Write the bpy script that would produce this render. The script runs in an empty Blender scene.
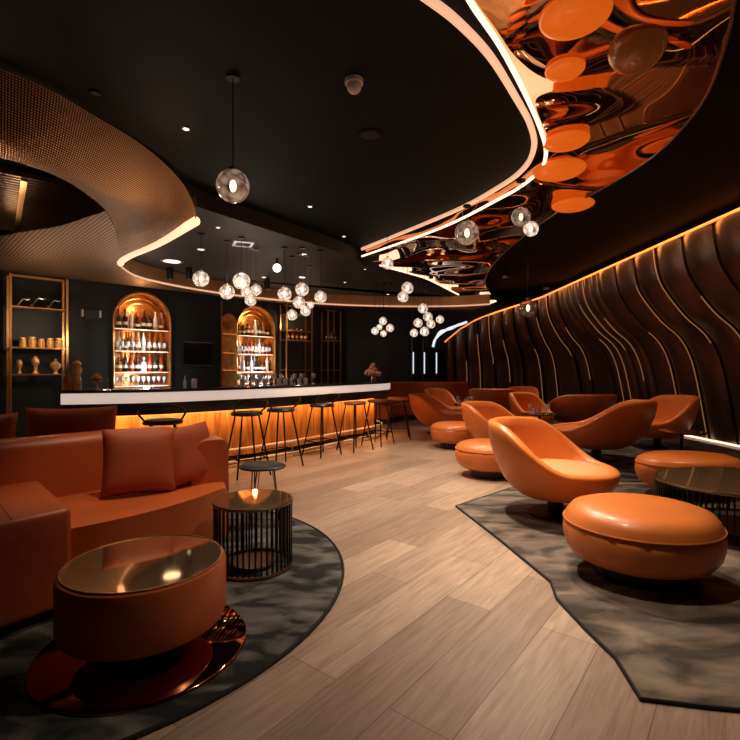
import bpy, bmesh, math, random
from mathutils import Vector, Matrix
random.seed(7)
C = bpy.context.scene
col = C.collection
PI = math.pi
F = 480.0; H = 1.3; CX = 370.0; CY = 370.0
def PZ(x, y, z):
    Y = F*(H-z)/(y-CY); return Vector(((x-CX)*Y/F, Y, z))
def PD(x, y, Y):
    return Vector(((x-CX)*Y/F, Y, H+(CY-y)*Y/F))
# ------------------------------------------------------------------ materials
def mat(name, colr, rough=0.5, metal=0.0, emit=None, es=0.0, var=0.0, vscale=8.0, bump=0.0, bscale=60.0,
        coat=0.0, trans=0.0, ior=1.45, spec=None, alpha=None):
    m = bpy.data.materials.new(name); m.use_nodes = True
    nt = m.node_tree; b = nt.nodes['Principled BSDF']
    b.inputs['Base Color'].default_value = (*colr, 1)
    b.inputs['Roughness'].default_value = rough
    b.inputs['Metallic'].default_value = metal
    b.inputs['Coat Weight'].default_value = coat
    b.inputs['Coat Roughness'].default_value = 0.15
    b.inputs['Transmission Weight'].default_value = trans
    b.inputs['IOR'].default_value = ior
    if spec is not None: b.inputs['Specular IOR Level'].default_value = spec
    if alpha is not None: b.inputs['Alpha'].default_value = alpha
    if emit:
        b.inputs['Emission Color'].default_value = (*emit, 1)
        b.inputs['Emission Strength'].default_value = es
    tc = nt.nodes.new('ShaderNodeTexCoord')
    if var > 0:
        n = nt.nodes.new('ShaderNodeTexNoise'); n.inputs['Scale'].default_value = vscale
        n.inputs['Detail'].default_value = 5
        nt.links.new(tc.outputs['Object'], n.inputs['Vector'])
        r = nt.nodes.new('ShaderNodeValToRGB')
        r.color_ramp.elements[0].position = .3; r.color_ramp.elements[1].position = .7
        r.color_ramp.elements[0].color = (*[max(0, c*(1-var)) for c in colr], 1)
        r.color_ramp.elements[1].color = (*[min(1, c*(1+var)) for c in colr], 1)
        nt.links.new(n.outputs['Fac'], r.inputs['Fac']); nt.links.new(r.outputs['Color'], b.inputs['Base Color'])
    if bump > 0:
        n = nt.nodes.new('ShaderNodeTexNoise'); n.inputs['Scale'].default_value = bscale
        n.inputs['Detail'].default_value = 3
        nt.links.new(tc.outputs['Object'], n.inputs['Vector'])
        bp = nt.nodes.new('ShaderNodeBump'); bp.inputs['Strength'].default_value = bump
        bp.inputs['Distance'].default_value = 0.01
        nt.links.new(n.outputs['Fac'], bp.inputs['Height']); nt.links.new(bp.outputs['Normal'], b.inputs['Normal'])
    return m
M = {}
M['leather'] = mat('orange_leather', (0.72, 0.205, 0.04), 0.36, var=.08, vscale=3, bump=.12, bscale=180, coat=.12)
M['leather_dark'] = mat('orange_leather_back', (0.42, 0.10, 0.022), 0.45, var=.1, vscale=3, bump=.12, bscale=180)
M['rust'] = mat('rust_leather', (0.52, 0.115, 0.028), 0.36, var=.1, vscale=3, bump=.12, bscale=160)
M['rust_fabric'] = mat('rust_cushion_fabric', (0.40, 0.085, 0.028), 0.6, var=.12, vscale=5, bump=.2, bscale=120)
M['brown'] = mat('brown_leather', (0.2, 0.06, 0.022), 0.5, var=.15, vscale=3)
M['piping'] = mat('orange_piping', (0.66, 0.2, 0.05), 0.35, var=.05)
M['black'] = mat('black_paint', (0.012, 0.013, 0.014), 0.35, var=.2, vscale=4)
M['blackmetal'] = mat('black_metal', (0.02, 0.019, 0.018), 0.3, metal=.8, var=.2)
M['seatblack'] = mat('black_leather', (0.018, 0.016, 0.015), 0.42, var=.2)
M['gold'] = mat('brushed_gold', (0.72, 0.42, 0.17), 0.3, metal=1, var=.1, vscale=20)
M['bronze'] = mat('bronze_metal', (0.3, 0.2, 0.12), 0.32, metal=1, var=.15, vscale=20)
M['chrome'] = mat('polished_chrome', (0.8, 0.72, 0.62), 0.38, metal=1, var=.04)
M['wall'] = mat('dark_teal_wall', (0.012, 0.017, 0.018), 0.6, var=.15, vscale=2, bump=.1, bscale=80)
M['wall2'] = mat('charcoal_wall', (0.016, 0.02, 0.021), 0.5, var=.15, vscale=2)
M['ceil'] = mat('black_ceiling', (0.0075, 0.0098, 0.0098), 0.65, spec=.12, var=.15, vscale=1.5, bump=.05, bscale=50)
M['glasstop'] = mat('bronze_mirror_glass', (0.8, 0.52, 0.27), 0.05, metal=.92, var=.08, vscale=5)
M['baseplate'] = mat('polished_copper_plate', (0.42, 0.16, 0.07), 0.06, metal=1, var=.05, vscale=4)
M['white'] = mat('white_plastic', (0.75, 0.72, 0.66), 0.4, var=.03)
M['screen'] = mat('black_screen', (0.008, 0.009, 0.01), 0.1, var=.1)
M['steel'] = mat('steel_trim', (0.5, 0.5, 0.5), 0.3, metal=1, var=.05)
M['led'] = mat('warm_led_strip', (1, .8, .6), .5, emit=(1, .60, .38), es=1.25, var=.01)
M['led_hi'] = mat('bright_led_strip', (1, .85, .7), .5, emit=(1, .72, .52), es=1.7, var=.01)
M['led_soft'] = mat('soft_led_strip', (1, .8, .6), .5, emit=(1, .55, .35), es=.7, var=.01)
M['led_or'] = mat('orange_led_strip', (.5, .2, .05), .5, emit=(1, .30, .07), es=1.1, var=.01)
M['led_white'] = mat('cool_led_strip', (1, 1, 1), .5, emit=(.75, .85, 1), es=1.0, var=.01)
M['led_bar'] = mat('bar_edge_light', (1, .9, .8), .5, emit=(1, .84, .72), es=.5, var=.02)
M['down'] = mat('downlight_lens', (1, .9, .8), .5, emit=(1, .82, .66), es=3.0, var=.01)
M['ceil2'] = mat('brown_black_ceiling', (0.042, 0.036, 0.03), 0.6, spec=.25, var=.15, vscale=1.5)
M['frame_glow'] = mat('vent_frame_painted_glow', (.7, .72, .75), .5, emit=(.8, .85, 1), es=.25, var=.01)  # faint emission added so the white vent frame looks lit
M['railgold'] = mat('satin_champagne_rail', (.85, .72, .58), .45, metal=.4, var=.04)
M['goldline'] = mat('gold_line_painted_glow', (.7, .4, .18), .4, metal=.5, emit=(1, .42, .14), es=.2, var=.01)  # emission added so the gold trims look lit
M['ringgold'] = mat('satin_gold_fascia', (.62, .36, .17), .5, metal=.35, var=.12, vscale=3)
M['peach'] = mat('pale_peach_leather', (0.8, 0.33, 0.14), .45, var=.05, bump=.1, bscale=160)
M['bulb'] = mat('glowing_bulb', (1, .8, .6), .5, emit=(1, .72, .48), es=9.0, var=.01)
M['pink'] = mat('peach_flowers', (0.75, 0.36, 0.24), .6, var=.3, vscale=30)
M['gold_pot'] = mat('hammered_brass', (.8, .5, .22), .4, metal=.6, var=.25, vscale=25)
M['liq_amber'] = mat('amber_bottle_glass', (0.5, 0.17, 0.03), .1, trans=.5, var=.3, vscale=30)
M['liq_red'] = mat('red_bottle_glass', (0.55, 0.08, 0.03), .1, trans=.4, var=.2)
M['liq_green'] = mat('green_bottle_glass', (0.05, 0.09, 0.03), .1, trans=.3, var=.2)
M['liq_dark'] = mat('dark_bottle_glass', (0.03, 0.018, 0.012), .1, var=.2)
M['clear'] = mat('clear_glass', (0.9, 0.93, 0.96), .12, trans=.35, var=.03)
M['paper'] = mat('cream_bottle_label', (0.75, 0.62, 0.45), .6, var=.1)
M['amberlit'] = mat('amber_niche_lining', (0.6, 0.26, 0.07), .28, metal=.7, var=.35, vscale=9)
M['velvet'] = mat('stone_top', (0.02, 0.018, 0.016), .12, var=.2)

def nodes(name):
    m = bpy.data.materials.new(name); m.use_nodes = True
    nt = m.node_tree; return m, nt, nt.nodes['Principled BSDF'], nt.nodes.new, nt.links.new
# wood floor
m, nt, b, N, L = nodes('pale_oak_planks'); M['floor'] = m
tc = N('ShaderNodeTexCoord'); mp = N('ShaderNodeMapping'); mp.inputs['Rotation'].default_value = (0, 0, -math.radians(52))
L(tc.outputs['Object'], mp.inputs['Vector'])
br = N('ShaderNodeTexBrick'); br.inputs['Scale'].default_value = 1
br.inputs['Brick Width'].default_value = 1.5; br.inputs['Row Height'].default_value = .27
br.inputs['Mortar Size'].default_value = .0018; br.offset = .37; br.inputs['Bias'].default_value = 0
br.inputs['Color1'].default_value = (.34, .235, .165, 1); br.inputs['Color2'].default_value = (.56, .41, .30, 1)
br.inputs['Mortar'].default_value = (.12, .085, .06, 1)
L(mp.outputs['Vector'], br.inputs['Vector'])
m2 = N('ShaderNodeMapping'); m2.inputs['Scale'].default_value = (1.6, 22, 1); L(mp.outputs['Vector'], m2.inputs['Vector'])
ns = N('ShaderNodeTexNoise'); ns.inputs['Scale'].default_value = 1.6; ns.inputs['Detail'].default_value = 7; ns.inputs['Distortion'].default_value = 1.2
L(m2.outputs['Vector'], ns.inputs['Vector'])
rp = N('ShaderNodeValToRGB'); rp.color_ramp.elements[0].position = .3; rp.color_ramp.elements[1].position = .7
rp.color_ramp.elements[0].color = (.62, .6, .58, 1); rp.color_ramp.elements[1].color = (1.0, 1.0, 1.0, 1)
L(ns.outputs['Fac'], rp.inputs['Fac'])
mx = N('ShaderNodeMix'); mx.data_type = 'RGBA'; mx.blend_type = 'MULTIPLY'; mx.inputs[0].default_value = 1
L(br.outputs['Color'], mx.inputs[6]); L(rp.outputs['Color'], mx.inputs[7]); L(mx.outputs[2], b.inputs['Base Color'])
b.inputs['Roughness'].default_value = .4
bp = N('ShaderNodeBump'); bp.inputs['Strength'].default_value = .15; bp.inputs['Distance'].default_value = .004
L(ns.outputs['Fac'], bp.inputs['Height']); L(bp.outputs['Normal'], b.inputs['Normal'])
# rug
def rugmat(name, c1, c2, sc, e0=.38, e1=.66):
    m, nt, b, N, L = nodes(name)
    tc = N('ShaderNodeTexCoord'); mp = N('ShaderNodeMapping'); mp.inputs['Scale'].default_value = (1, 2.2, 1)
    mp.inputs['Rotation'].default_value = (0, 0, .5)
    L(tc.outputs['Object'], mp.inputs['Vector'])
    n = N('ShaderNodeTexNoise'); n.inputs['Scale'].default_value = sc; n.inputs['Detail'].default_value = 6; n.inputs['Distortion'].default_value = .6
    L(mp.outputs['Vector'], n.inputs['Vector'])
    r = N('ShaderNodeValToRGB'); r.color_ramp.elements[0].position = e0; r.color_ramp.elements[1].position = e1
    r.color_ramp.elements[0].color = (*c1, 1); r.color_ramp.elements[1].color = (*c2, 1)
    L(n.outputs['Fac'], r.inputs['Fac']); L(r.outputs['Color'], b.inputs['Base Color'])
    b.inputs['Roughness'].default_value = .9
    n2 = N('ShaderNodeTexNoise'); n2.inputs['Scale'].default_value = 220
    L(tc.outputs['Object'], n2.inputs['Vector'])
    bp = N('ShaderNodeBump'); bp.inputs['Strength'].default_value = .5; bp.inputs['Distance'].default_value = .01
    L(n2.outputs['Fac'], bp.inputs['Height']); L(bp.outputs['Normal'], b.inputs['Normal'])
    return m
M['rug'] = rugmat('mottled_grey_brown_rug', (.04, .031, .024), (.24, .185, .135), 2.6)
M['rug2'] = rugmat('dark_charcoal_rug', (.006, .007, .007), (.15, .145, .13), 3.4, .42, .66)
M['rugedge'] = mat('black_rug_binding', (.01, .01, .01), .8, var=.2)
# beaded mesh of the bulkhead
m, nt, b, N, L = nodes('bronze_bead_mesh'); M['mesh'] = m
tc = N('ShaderNodeTexCoord'); sp = N('ShaderNodeSeparateXYZ'); L(tc.outputs['UV'], sp.inputs[0])
def mth(op, a, v2):
    n = N('ShaderNodeMath'); n.operation = op
    if hasattr(a, 'links'): L(a, n.inputs[0])
    else: n.inputs[0].default_value = a
    if v2 is not None:
        if hasattr(v2, 'links'): L(v2, n.inputs[1])
        else: n.inputs[1].default_value = v2
    return n.outputs[0]
def cell(o): return mth('ABSOLUTE', mth('SINE', mth('MULTIPLY', o, PI/.019), None), None)
g = mth('MULTIPLY', cell(sp.outputs['X']), cell(sp.outputs['Y']))
rp = N('ShaderNodeValToRGB'); rp.color_ramp.elements[0].position = .3; rp.color_ramp.elements[1].position = .62
rp.color_ramp.elements[0].color = (.02, .012, .008, 1); rp.color_ramp.elements[1].color = (.62, .36, .19, 1)
L(g, rp.inputs['Fac']); L(rp.outputs['Color'], b.inputs['Base Color'])
b.inputs['Metallic'].default_value = .75; b.inputs['Roughness'].default_value = .42
bp = N('ShaderNodeBump'); bp.inputs['Strength'].default_value = .8; bp.inputs['Distance'].default_value = .006
L(g, bp.inputs['Height']); L(bp.outputs['Normal'], b.inputs['Normal'])
# wavy copper mirror of the ceiling canopy
m, nt, b, N, L = nodes('wavy_copper_mirror'); M['mirror'] = m
tc = N('ShaderNodeTexCoord')
n = N('ShaderNodeTexNoise'); n.inputs['Scale'].default_value = .8; n.inputs['Detail'].default_value = 0; n.inputs['Distortion'].default_value = .5
L(tc.outputs['Object'], n.inputs['Vector'])
bp = N('ShaderNodeBump'); bp.inputs['Strength'].default_value = 1; bp.inputs['Distance'].default_value = .55
L(n.outputs['Fac'], bp.inputs['Height']); L(bp.outputs['Normal'], b.inputs['Normal'])
b.inputs['Base Color'].default_value = (.75, .36, .15, 1); b.inputs['Metallic'].default_value = 1; b.inputs['Roughness'].default_value = .03
# onyx bar front, backlit from the strip above
m, nt, b, N, L = nodes('amber_onyx_panel'); M['onyx'] = m
tc = N('ShaderNodeTexCoord'); mp = N('ShaderNodeMapping'); mp.inputs['Scale'].default_value = (6, 6, .8)
L(tc.outputs['Object'], mp.inputs['Vector'])
n = N('ShaderNodeTexNoise'); n.inputs['Scale'].default_value = 2.2; n.inputs['Detail'].default_value = 6; n.inputs['Distortion'].default_value = 1
L(mp.outputs['Vector'], n.inputs['Vector'])
r = N('ShaderNodeValToRGB'); r.color_ramp.elements[0].position = .3; r.color_ramp.elements[1].position = .72
r.color_ramp.elements[0].color = (.3, .1, .02, 1); r.color_ramp.elements[1].color = (.85, .4, .1, 1)
L(n.outputs['Fac'], r.inputs['Fac']); L(r.outputs['Color'], b.inputs['Base Color'])
b.inputs['Roughness'].default_value = .3; b.inputs['Metallic'].default_value = .3
# crackled globe glass
def globemat(name, tint, es, clearness):
    m = bpy.data.materials.new(name); m.use_nodes = True; nt = m.node_tree; nt.nodes.clear()
    N = nt.nodes.new; L = nt.links.new
    out = N('ShaderNodeOutputMaterial'); tr = N('ShaderNodeBsdfTransparent'); tr.inputs[0].default_value = (*tint, 1)
    gl = N('ShaderNodeBsdfGlossy'); gl.inputs['Roughness'].default_value = .05
    em = N('ShaderNodeEmission'); em.inputs[0].default_value = (1, .74, .56, 1); em.inputs[1].default_value = es
    lw = N('ShaderNodeLayerWeight'); lw.inputs[0].default_value = .55
    tc = N('ShaderNodeTexCoord'); v = N('ShaderNodeTexVoronoi'); v.inputs['Scale'].default_value = 18
    L(tc.outputs['Object'], v.inputs['Vector'])
    cr = N('ShaderNodeValToRGB'); cr.color_ramp.elements[0].position = .25; cr.color_ramp.elements[1].position = .75
    cr.color_ramp.elements[0].color = (clearness, clearness, clearness, 1); cr.color_ramp.elements[1].color = (.02, .02, .02, 1)
    L(v.outputs['Distance'], cr.inputs['Fac'])
    m1 = N('ShaderNodeMixShader'); L(lw.outputs['Facing'], m1.inputs[0]); L(tr.outputs[0], m1.inputs[1]); L(gl.outputs[0], m1.inputs[2])
    m2 = N('ShaderNodeMixShader'); L(cr.outputs[0], m2.inputs[0]); L(m1.outputs[0], m2.inputs[1]); L(em.outputs[0], m2.inputs[2])
    L(m2.outputs[0], out.inputs[0]); return m
M['globe'] = globemat('crackled_globe_glass', (1, .95, .9), 1.3, .8)
M['globe_warm'] = globemat('seeded_amber_globe', (.9, .6, .38), .55, .45)
M['globe_clear'] = globemat('smoky_globe_glass', (.75, .55, .4), .3, .08)
# ribbed wall
M['ribwall'] = mat('polished_bronze_panel', (0.15, 0.098, 0.065), 0.3, metal=.8, var=.15, vscale=1.2, bump=.05, bscale=6)
M['groove'] = mat('black_groove', (0.006, 0.005, 0.004), 0.4, var=.1)
M['refl_orange'] = mat('painted_orange_reflection', (0.7, 0.13, 0.015), .2, var=.1, vscale=4, emit=(1, .17, .01), es=.5, coat=.2)  # colour and emission imitate bright chair reflections in the mirror
M['refl_dark'] = mat('painted_dark_amber_reflection', (0.22, 0.06, 0.02), .08, var=.12, vscale=4, emit=(1, .25, .04), es=.04, coat=.5)

# ------------------------------------------------------------------ mesh helpers
class MB:
    def __init__(s): s.bm = bmesh.new()
    def box(s, c, d, rz=0, rx=0):
        mt = Matrix.Translation(c) @ Matrix.Rotation(rz, 4, 'Z') @ Matrix.Rotation(rx, 4, 'X') @ Matrix.Diagonal((*d, 1))
        bmesh.ops.create_cube(s.bm, size=1, matrix=mt); return s
    def cone(s, p0, p1, r0, r1=None, seg=12):
        r1 = r0 if r1 is None else r1
        p0 = Vector(p0); p1 = Vector(p1); d = p1-p0
        q = d.to_track_quat('Z', 'Y').to_matrix().to_4x4()
        bmesh.ops.create_cone(s.bm, cap_ends=True, segments=seg, radius1=r0, radius2=r1, depth=d.length,
                              matrix=Matrix.Translation((p0+p1)/2) @ q); return s
    def sphere(s, c, r, seg=20, sc=(1, 1, 1)):
        bmesh.ops.create_uvsphere(s.bm, u_segments=seg, v_segments=max(8, seg//2), radius=r,
                                  matrix=Matrix.Translation(c) @ Matrix.Diagonal((*sc, 1))); return s
    def loft(s, rows, closed=False, cap0=False, cap1=False, uv=None):
        vs = [[s.bm.verts.new(p) for p in r] for r in rows]
        n = len(rows[0])
        for i in range(len(rows)-1):
            for j in range(n if closed else n-1):
                k = (j+1) % n
                try: s.bm.faces.new((vs[i][j], vs[i][k], vs[i+1][k], vs[i+1][j]))
                except ValueError: pass
        if cap0: s.bm.faces.new(vs[0][::-1])
        if cap1: s.bm.faces.new(vs[-1])
        return vs
    def lathe(s, prof, c=(0, 0, 0), seg=32, ex=1, ey=1):
        rows = [[(c[0]+r*ex*math.cos(2*PI*k/seg), c[1]+r*ey*math.sin(2*PI*k/seg), c[2]+z) for k in range(seg)] for r, z in prof]
        s.loft(rows, True, True, True); return s
    def tube(s, pts, r, seg=8, closed=False):
        pts = [Vector(p) for p in pts]; n = len(pts); rows = []
        for i, p in enumerate(pts):
            a = pts[(i-1) % n] if (closed or i > 0) else p
            b = pts[(i+1) % n] if (closed or i < n-1) else p
            t = (b-a).normalized()
            up = Vector((0, 0, 1)) if abs(t.z) < .9 else Vector((0, 1, 0))
            u = t.cross(up).normalized(); w = u.cross(t)
            rows.append([p+u*r*math.cos(2*PI*k/seg)+w*r*math.sin(2*PI*k/seg) for k in range(seg)])
        if closed: rows.append(rows[0]); s.loft(rows, True)
        else: s.loft(rows, True, True, True)
        return s
    def prism(s, poly, z0, z1, bev=0, seg=3):
        bot = [s.bm.verts.new((p[0], p[1], z0)) for p in poly]; top = [s.bm.verts.new((p[0], p[1], z1)) for p in poly]
        n = len(poly); fs = [s.bm.faces.new(bot[::-1]), s.bm.faces.new(top)]
        for i in range(n): fs.append(s.bm.faces.new((bot[i], bot[(i+1) % n], top[(i+1) % n], top[i])))
        if bev:
            es = set(e for f in fs for e in f.edges)
            bmesh.ops.bevel(s.bm, geom=list(es), offset=bev, segments=seg, affect='EDGES', profile=.6)
        return s
    def sweep(s, path, sec):
        # path: plan points (x,y,z) ; sec: (offset to the left, height)
        pts = [Vector(p) for p in path]; rows = []
        for i, p in enumerate(pts):
            t = (pts[min(i+1, len(pts)-1)]-pts[max(i-1, 0)]); t.z = 0; t.normalize()
            nrm = Vector((-t.y, t.x, 0))
            rows.append([p+nrm*o+Vector((0, 0, h)) for o, h in sec])
        s.loft(rows, True, True, True); return s
    def build(s, name, m, parent=None, loc=None, rz=0, sharp=.75):
        bmesh.ops.remove_doubles(s.bm, verts=s.bm.verts, dist=1e-5)
        bmesh.ops.recalc_face_normals(s.bm, faces=s.bm.faces)
        for f in s.bm.faces: f.smooth = True
        for e in s.bm.edges:
            if len(e.link_faces) == 2 and e.calc_face_angle(0) > sharp: e.smooth = False
        me = bpy.data.meshes.new(name); s.bm.to_mesh(me); s.bm.free()
        me.materials.append(M[m] if isinstance(m, str) else m)
        o = bpy.data.objects.new(name, me); col.objects.link(o)
        if parent: o.parent = parent
        if loc is not None: o.location = loc
        if rz: o.rotation_euler.z = rz
        return o
def sm(pts, n=6, closed=False):
    pts = [Vector(p) for p in pts]; out = []; k = len(pts)
    rng = k if closed else k-1
    for i in range(rng):
        p0 = pts[(i-1) % k] if (closed or i > 0) else pts[0]; p1 = pts[i]; p2 = pts[(i+1) % k]
        p3 = pts[(i+2) % k] if (closed or i+2 < k) else pts[-1]
        for j in range(n):
            t = j/n
            out.append(.5*((2*p1)+(p2-p0)*t+(2*p0-5*p1+4*p2-p3)*t*t+(3*p1-p0-3*p2+p3)*t**3))
    if not closed: out.append(pts[-1])
    return out
def rrect(x0, x1, z0, z1, r, n=4):
    o = []
    for cx, cz, a in ((x1-r, z1-r, 0), (x0+r, z1-r, 90), (x0+r, z0+r, 180), (x1-r, z0+r, 270)):
        for k in range(n+1):
            t = math.radians(a+90*k/n); o.append((cx+r*math.cos(t), cz+r*math.sin(t)))
    return o
def tag(o, label=None, cat=None, group=None, kind=None):
    if label: o['label'] = label
    if cat: o['category'] = cat
    if group: o['group'] = group
    if kind: o['kind'] = kind
    return o
def struct(o): o['kind'] = 'structure'; return o
def thing(name, label, cat, loc=(0, 0, 0), rz=0, group=None):
    o = bpy.data.objects.new(name, None); col.objects.link(o); o.location = loc; o.rotation_euler = (0, 0, rz)
    o.empty_display_size = .1
    return tag(o, label, cat, group)
def copy_tree(o, parent=None):
    c = o.copy(); col.objects.link(c)
    if parent: c.parent = parent
    for ch in [x for x in bpy.data.objects if x.parent == o]: copy_tree(ch, c)
    return c
def dup(o, loc, rz=0, label=None, group=None, sc=None):
    c = copy_tree(o); c.location = loc; c.rotation_euler = (0, 0, rz)
    if label: c['label'] = label
    if group: c['group'] = group
    elif 'group' in c: del c['group']
    if sc: c.scale = (sc, sc, sc) if not isinstance(sc, tuple) else sc
    return c

# ------------------------------------------------------------------ room shell
struct(MB().box((0, 6.5, -.05), (15, 18, .1)).build('floor', 'floor'))
CEIL = 3.5
struct(MB().box((0, 6.5, CEIL+.05), (15, 18, .1)).build('ceiling', 'ceil'))
struct(MB().box((-7.3, 3.5, 1.75), (.1, 12, 3.5)).build('wall_left', 'wall'))
struct(MB().box((0, -2.4, 1.75), (15, .1, 3.5)).build('wall_front', 'wall'))
struct(MB().box((.2, 13.95, 1.75), (2.3, .1, 3.5)).build('wall_back', 'wall'))
b = MB().box((4.3, 14.8, 1.75), (6.4, .1, 3.5)).box((1.3, 14.4, 1.75), (.1, .9, 3.5)); struct(b.build('wall_back_recess', 'wall2'))
# dark double door in the back wall
d = MB().box((.1, 13.885, 1.1), (1.0, .03, 2.2)).box((-.13, 13.865, 1.1), (.42, .02, 2.0)).box((.33, 13.865, 1.1), (.42, .02, 2.0)).build('door_1', 'wall2'); struct(d)
MB().cone((.06, 13.84, 1.0), (.06, 13.84, 1.25), .012).build('door_handle', 'steel', d)

# ------------------------------------------------------------------ 45 degree bar wall with arched niches
W0 = Vector((-7, 7.6, 0)); WR = PI/4
def WP(u, v, z): # u along wall, v out into the room
    return Vector((W0.x+.7071*u+.7071*v, W0.y+.7071*u-.7071*v, z))
bw = MB()
def q(pts): bw.bm.faces.new([bw.bm.verts.new((p[0], p[1], p[2])) for p in pts])
ARCH = [(3.27, .56, 2.33), (5.94, .53, 2.33)]
SEG = 20
def vrect(u0, u1, z0, z1): q([(u0, 0, z0), (u1, 0, z0), (u1, 0, z1), (u0, 0, z1)])
prev = -.5
for uc, hw, sp in ARCH:
    vrect(prev, uc-hw, 0, CEIL); vrect(uc-hw, uc+hw, 0, .95)
    for k in range(SEG):
        a0 = PI-PI*k/SEG; a1 = PI-PI*(k+1)/SEG
        q([(uc+hw*math.cos(a0), 0, sp+hw*math.sin(a0)), (uc+hw*math.cos(a1), 0, sp+hw*math.sin(a1)),
           (uc+hw*math.cos(a1), 0, CEIL), (uc+hw*math.cos(a0), 0, CEIL)])
    prev = uc+hw
vrect(prev, 8.85, 0, CEIL)
struct(bw.build('wall_bar', 'wall', None, W0, WR))
struct(MB().box((4.2, .62, 1.75), (10.2, .1, 3.5)).build('wall_bar_backing', 'wall', None, W0, WR))
def arch_line(uc, hw, sp, v, n=24, z0=.95):
    pts = [(uc-hw, v, z0), (uc-hw, v, (z0+sp)/2)]
    pts += [(uc+hw*math.cos(PI-PI*k/n), v, sp+hw*math.sin(PI-PI*k/n)) for k in range(n+1)]
    return pts+[(uc+hw, v, (z0+sp)/2), (uc+hw, v, z0)]
side = ['left', 'right']
for i, (uc, hw, sp) in enumerate(ARCH):
    t = thing('arched_niche', f'gold-rimmed arched bottle niche in the dark bar wall, the {side[i]} of the two', 'niche', W0, WR)
    MB().tube(arch_line(uc, hw, sp, -.01), .022).build('arch_frame', 'gold', t)
    b = MB(); b.loft([arch_line(uc, hw, sp, 0), arch_line(uc, hw, sp, .38)]); b.build('lining', 'amberlit', t)
    b = MB(); pl = arch_line(uc, hw+.0, sp, .38); b.bm.faces.new([b.bm.verts.new(p) for p in pl]); b.build('back_panel', 'amberlit', t)
    for r_ in (.82, .64):
        MB().tube(arch_line(uc, hw*r_, sp, .2, z0=2.2), .016).build('inner_arch_rib', 'gold', t)
    for z in (2.13, 1.68, 1.25, .965):
        sh = MB().box((uc, .2, z), (2*hw-.02, .34, .025)).build('shelf', 'gold', t)
        MB().box((uc, .034, z), (2*hw-.06, .012, .02)).build('shelf_light', 'led_soft', sh)

# ------------------------------------------------------------------ bottles and glasses
def bottle_mesh(kind, m, capm='black', lab=True):
    b = MB(); t = thing(kind, 'x', 'bottle')
    return t
def make_bottle(kind, prof, m, r, parts):
    b = MB().lathe(prof, seg=12).build(kind, m)
    return b
SH = {
 'tall': [(.036, 0), (.038, .01), (.038, .17), (.03, .2), (.014, .225), (.013, .29), (.016, .292), (.016, .31), (.0, .31)],
 'square': [(.045, 0), (.046, .01), (.046, .13), (.035, .155), (.015, .165), (.015, .2), (.022, .202), (.022, .235), (0, .235)],
 'round': [(.03, 0), (.05, .04), (.055, .08), (.045, .13), (.016, .16), (.014, .22), (.02, .225), (.018, .26), (0, .26)],
 'slim': [(.03, 0), (.03, .2), (.012, .25), (.012, .31), (0, .312)]}
PROTO = []
for kind in SH:
    for mn, cn in (('liq_amber', 'amber'), ('liq_dark', 'dark'), ('clear', 'clear'), ('liq_red', 'reddish'), ('liq_green', 'green')):
        me_o = MB().lathe(SH[kind], seg=12).build('bottle', mn)
        lb = MB().lathe([(.0385 if kind in ('tall',) else .0465 if kind == 'square' else .0565 if kind == 'round' else .031, .06),
                         (.0385 if kind in ('tall',) else .0465 if kind == 'square' else .0565 if kind == 'round' else .031, .11)], seg=12)
        lb = lb.build('bottle_label', 'paper', me_o)
        PROTO.append((cn, kind, me_o)); 
def used(o): return o.get('label') is not None
gl = MB().lathe([(.03, 0), (.028, .004), (.004, .01), (.004, .07), (.03, .1), (.036, .14), (.032, .17), (.03, .17), (.033, .14), (.0, .085)], seg=12).build('wine_glass', 'clear')
tb = MB().lathe([(.03, 0), (.036, .1), (.033, .1), (.027, .012), (0, .012)], seg=12).build('tumbler', 'clear')
def put(proto, loc, label, cat, group, rz=0, sc=1):
    if not used(proto):
        o = proto; o.location = loc; o.rotation_euler.z = rz
    else:
        o = proto.copy(); col.objects.link(o); o.location = loc; o.rotation_euler.z = rz
        for ch in [x for x in bpy.data.objects if x.parent == proto]:
            c = ch.copy(); col.objects.link(c); c.parent = o
    o.scale = (sc, sc, sc); tag(o, label, cat, group); return o
def pick(names, kinds=None):
    c = [p for p in PROTO if p[0] in names and (kinds is None or p[1] in kinds)]
    return random.choice(c)
rows = [(2.1425, 'top shelf', ['amber', 'dark', 'clear', 'reddish', 'green', 'dark'], 17),
        (1.6925, 'second shelf', ['clear', 'amber', 'clear', 'reddish'], 17),
        (1.2625, 'third shelf', ['amber', 'dark', 'reddish', 'clear', 'dark'], 17)]
for i, (uc, hw, sp) in enumerate(ARCH):
    for z, nm, cols_, n in rows:
        for k in range(n):
            u = uc-hw+.075+(2*hw-.15)*k/(n-1)
            if nm == 'top shelf' and abs(u-uc) > hw*.93: continue
            cn, kd, pr = pick(cols_)
            v = -.13 if k % 2 else -.26
            put(pr, WP(u, v, z), f'{cn} {kd} liquor bottle on the {nm} of the {side[i]} arched niche', 'bottle',
                f'{cn} {kd} bottles, {nm}, {side[i]} niche', sc=1.0 if kd == 'round' else 1.28)
    for z, nm in ((.9775, 'bottom'), (1.6925, 'second')):
        for k in range(10):
            u = uc-hw+.08+(2*hw-.16)*k/9
            put(gl, WP(u, -.09 if nm == 'second' else -.12, z), f'clear wine glass along the front of the {nm} shelf in the {side[i]} arched niche', 'glass',
                f'wine glasses on the {nm} shelf of the {side[i]} niche', sc=1.1)

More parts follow.
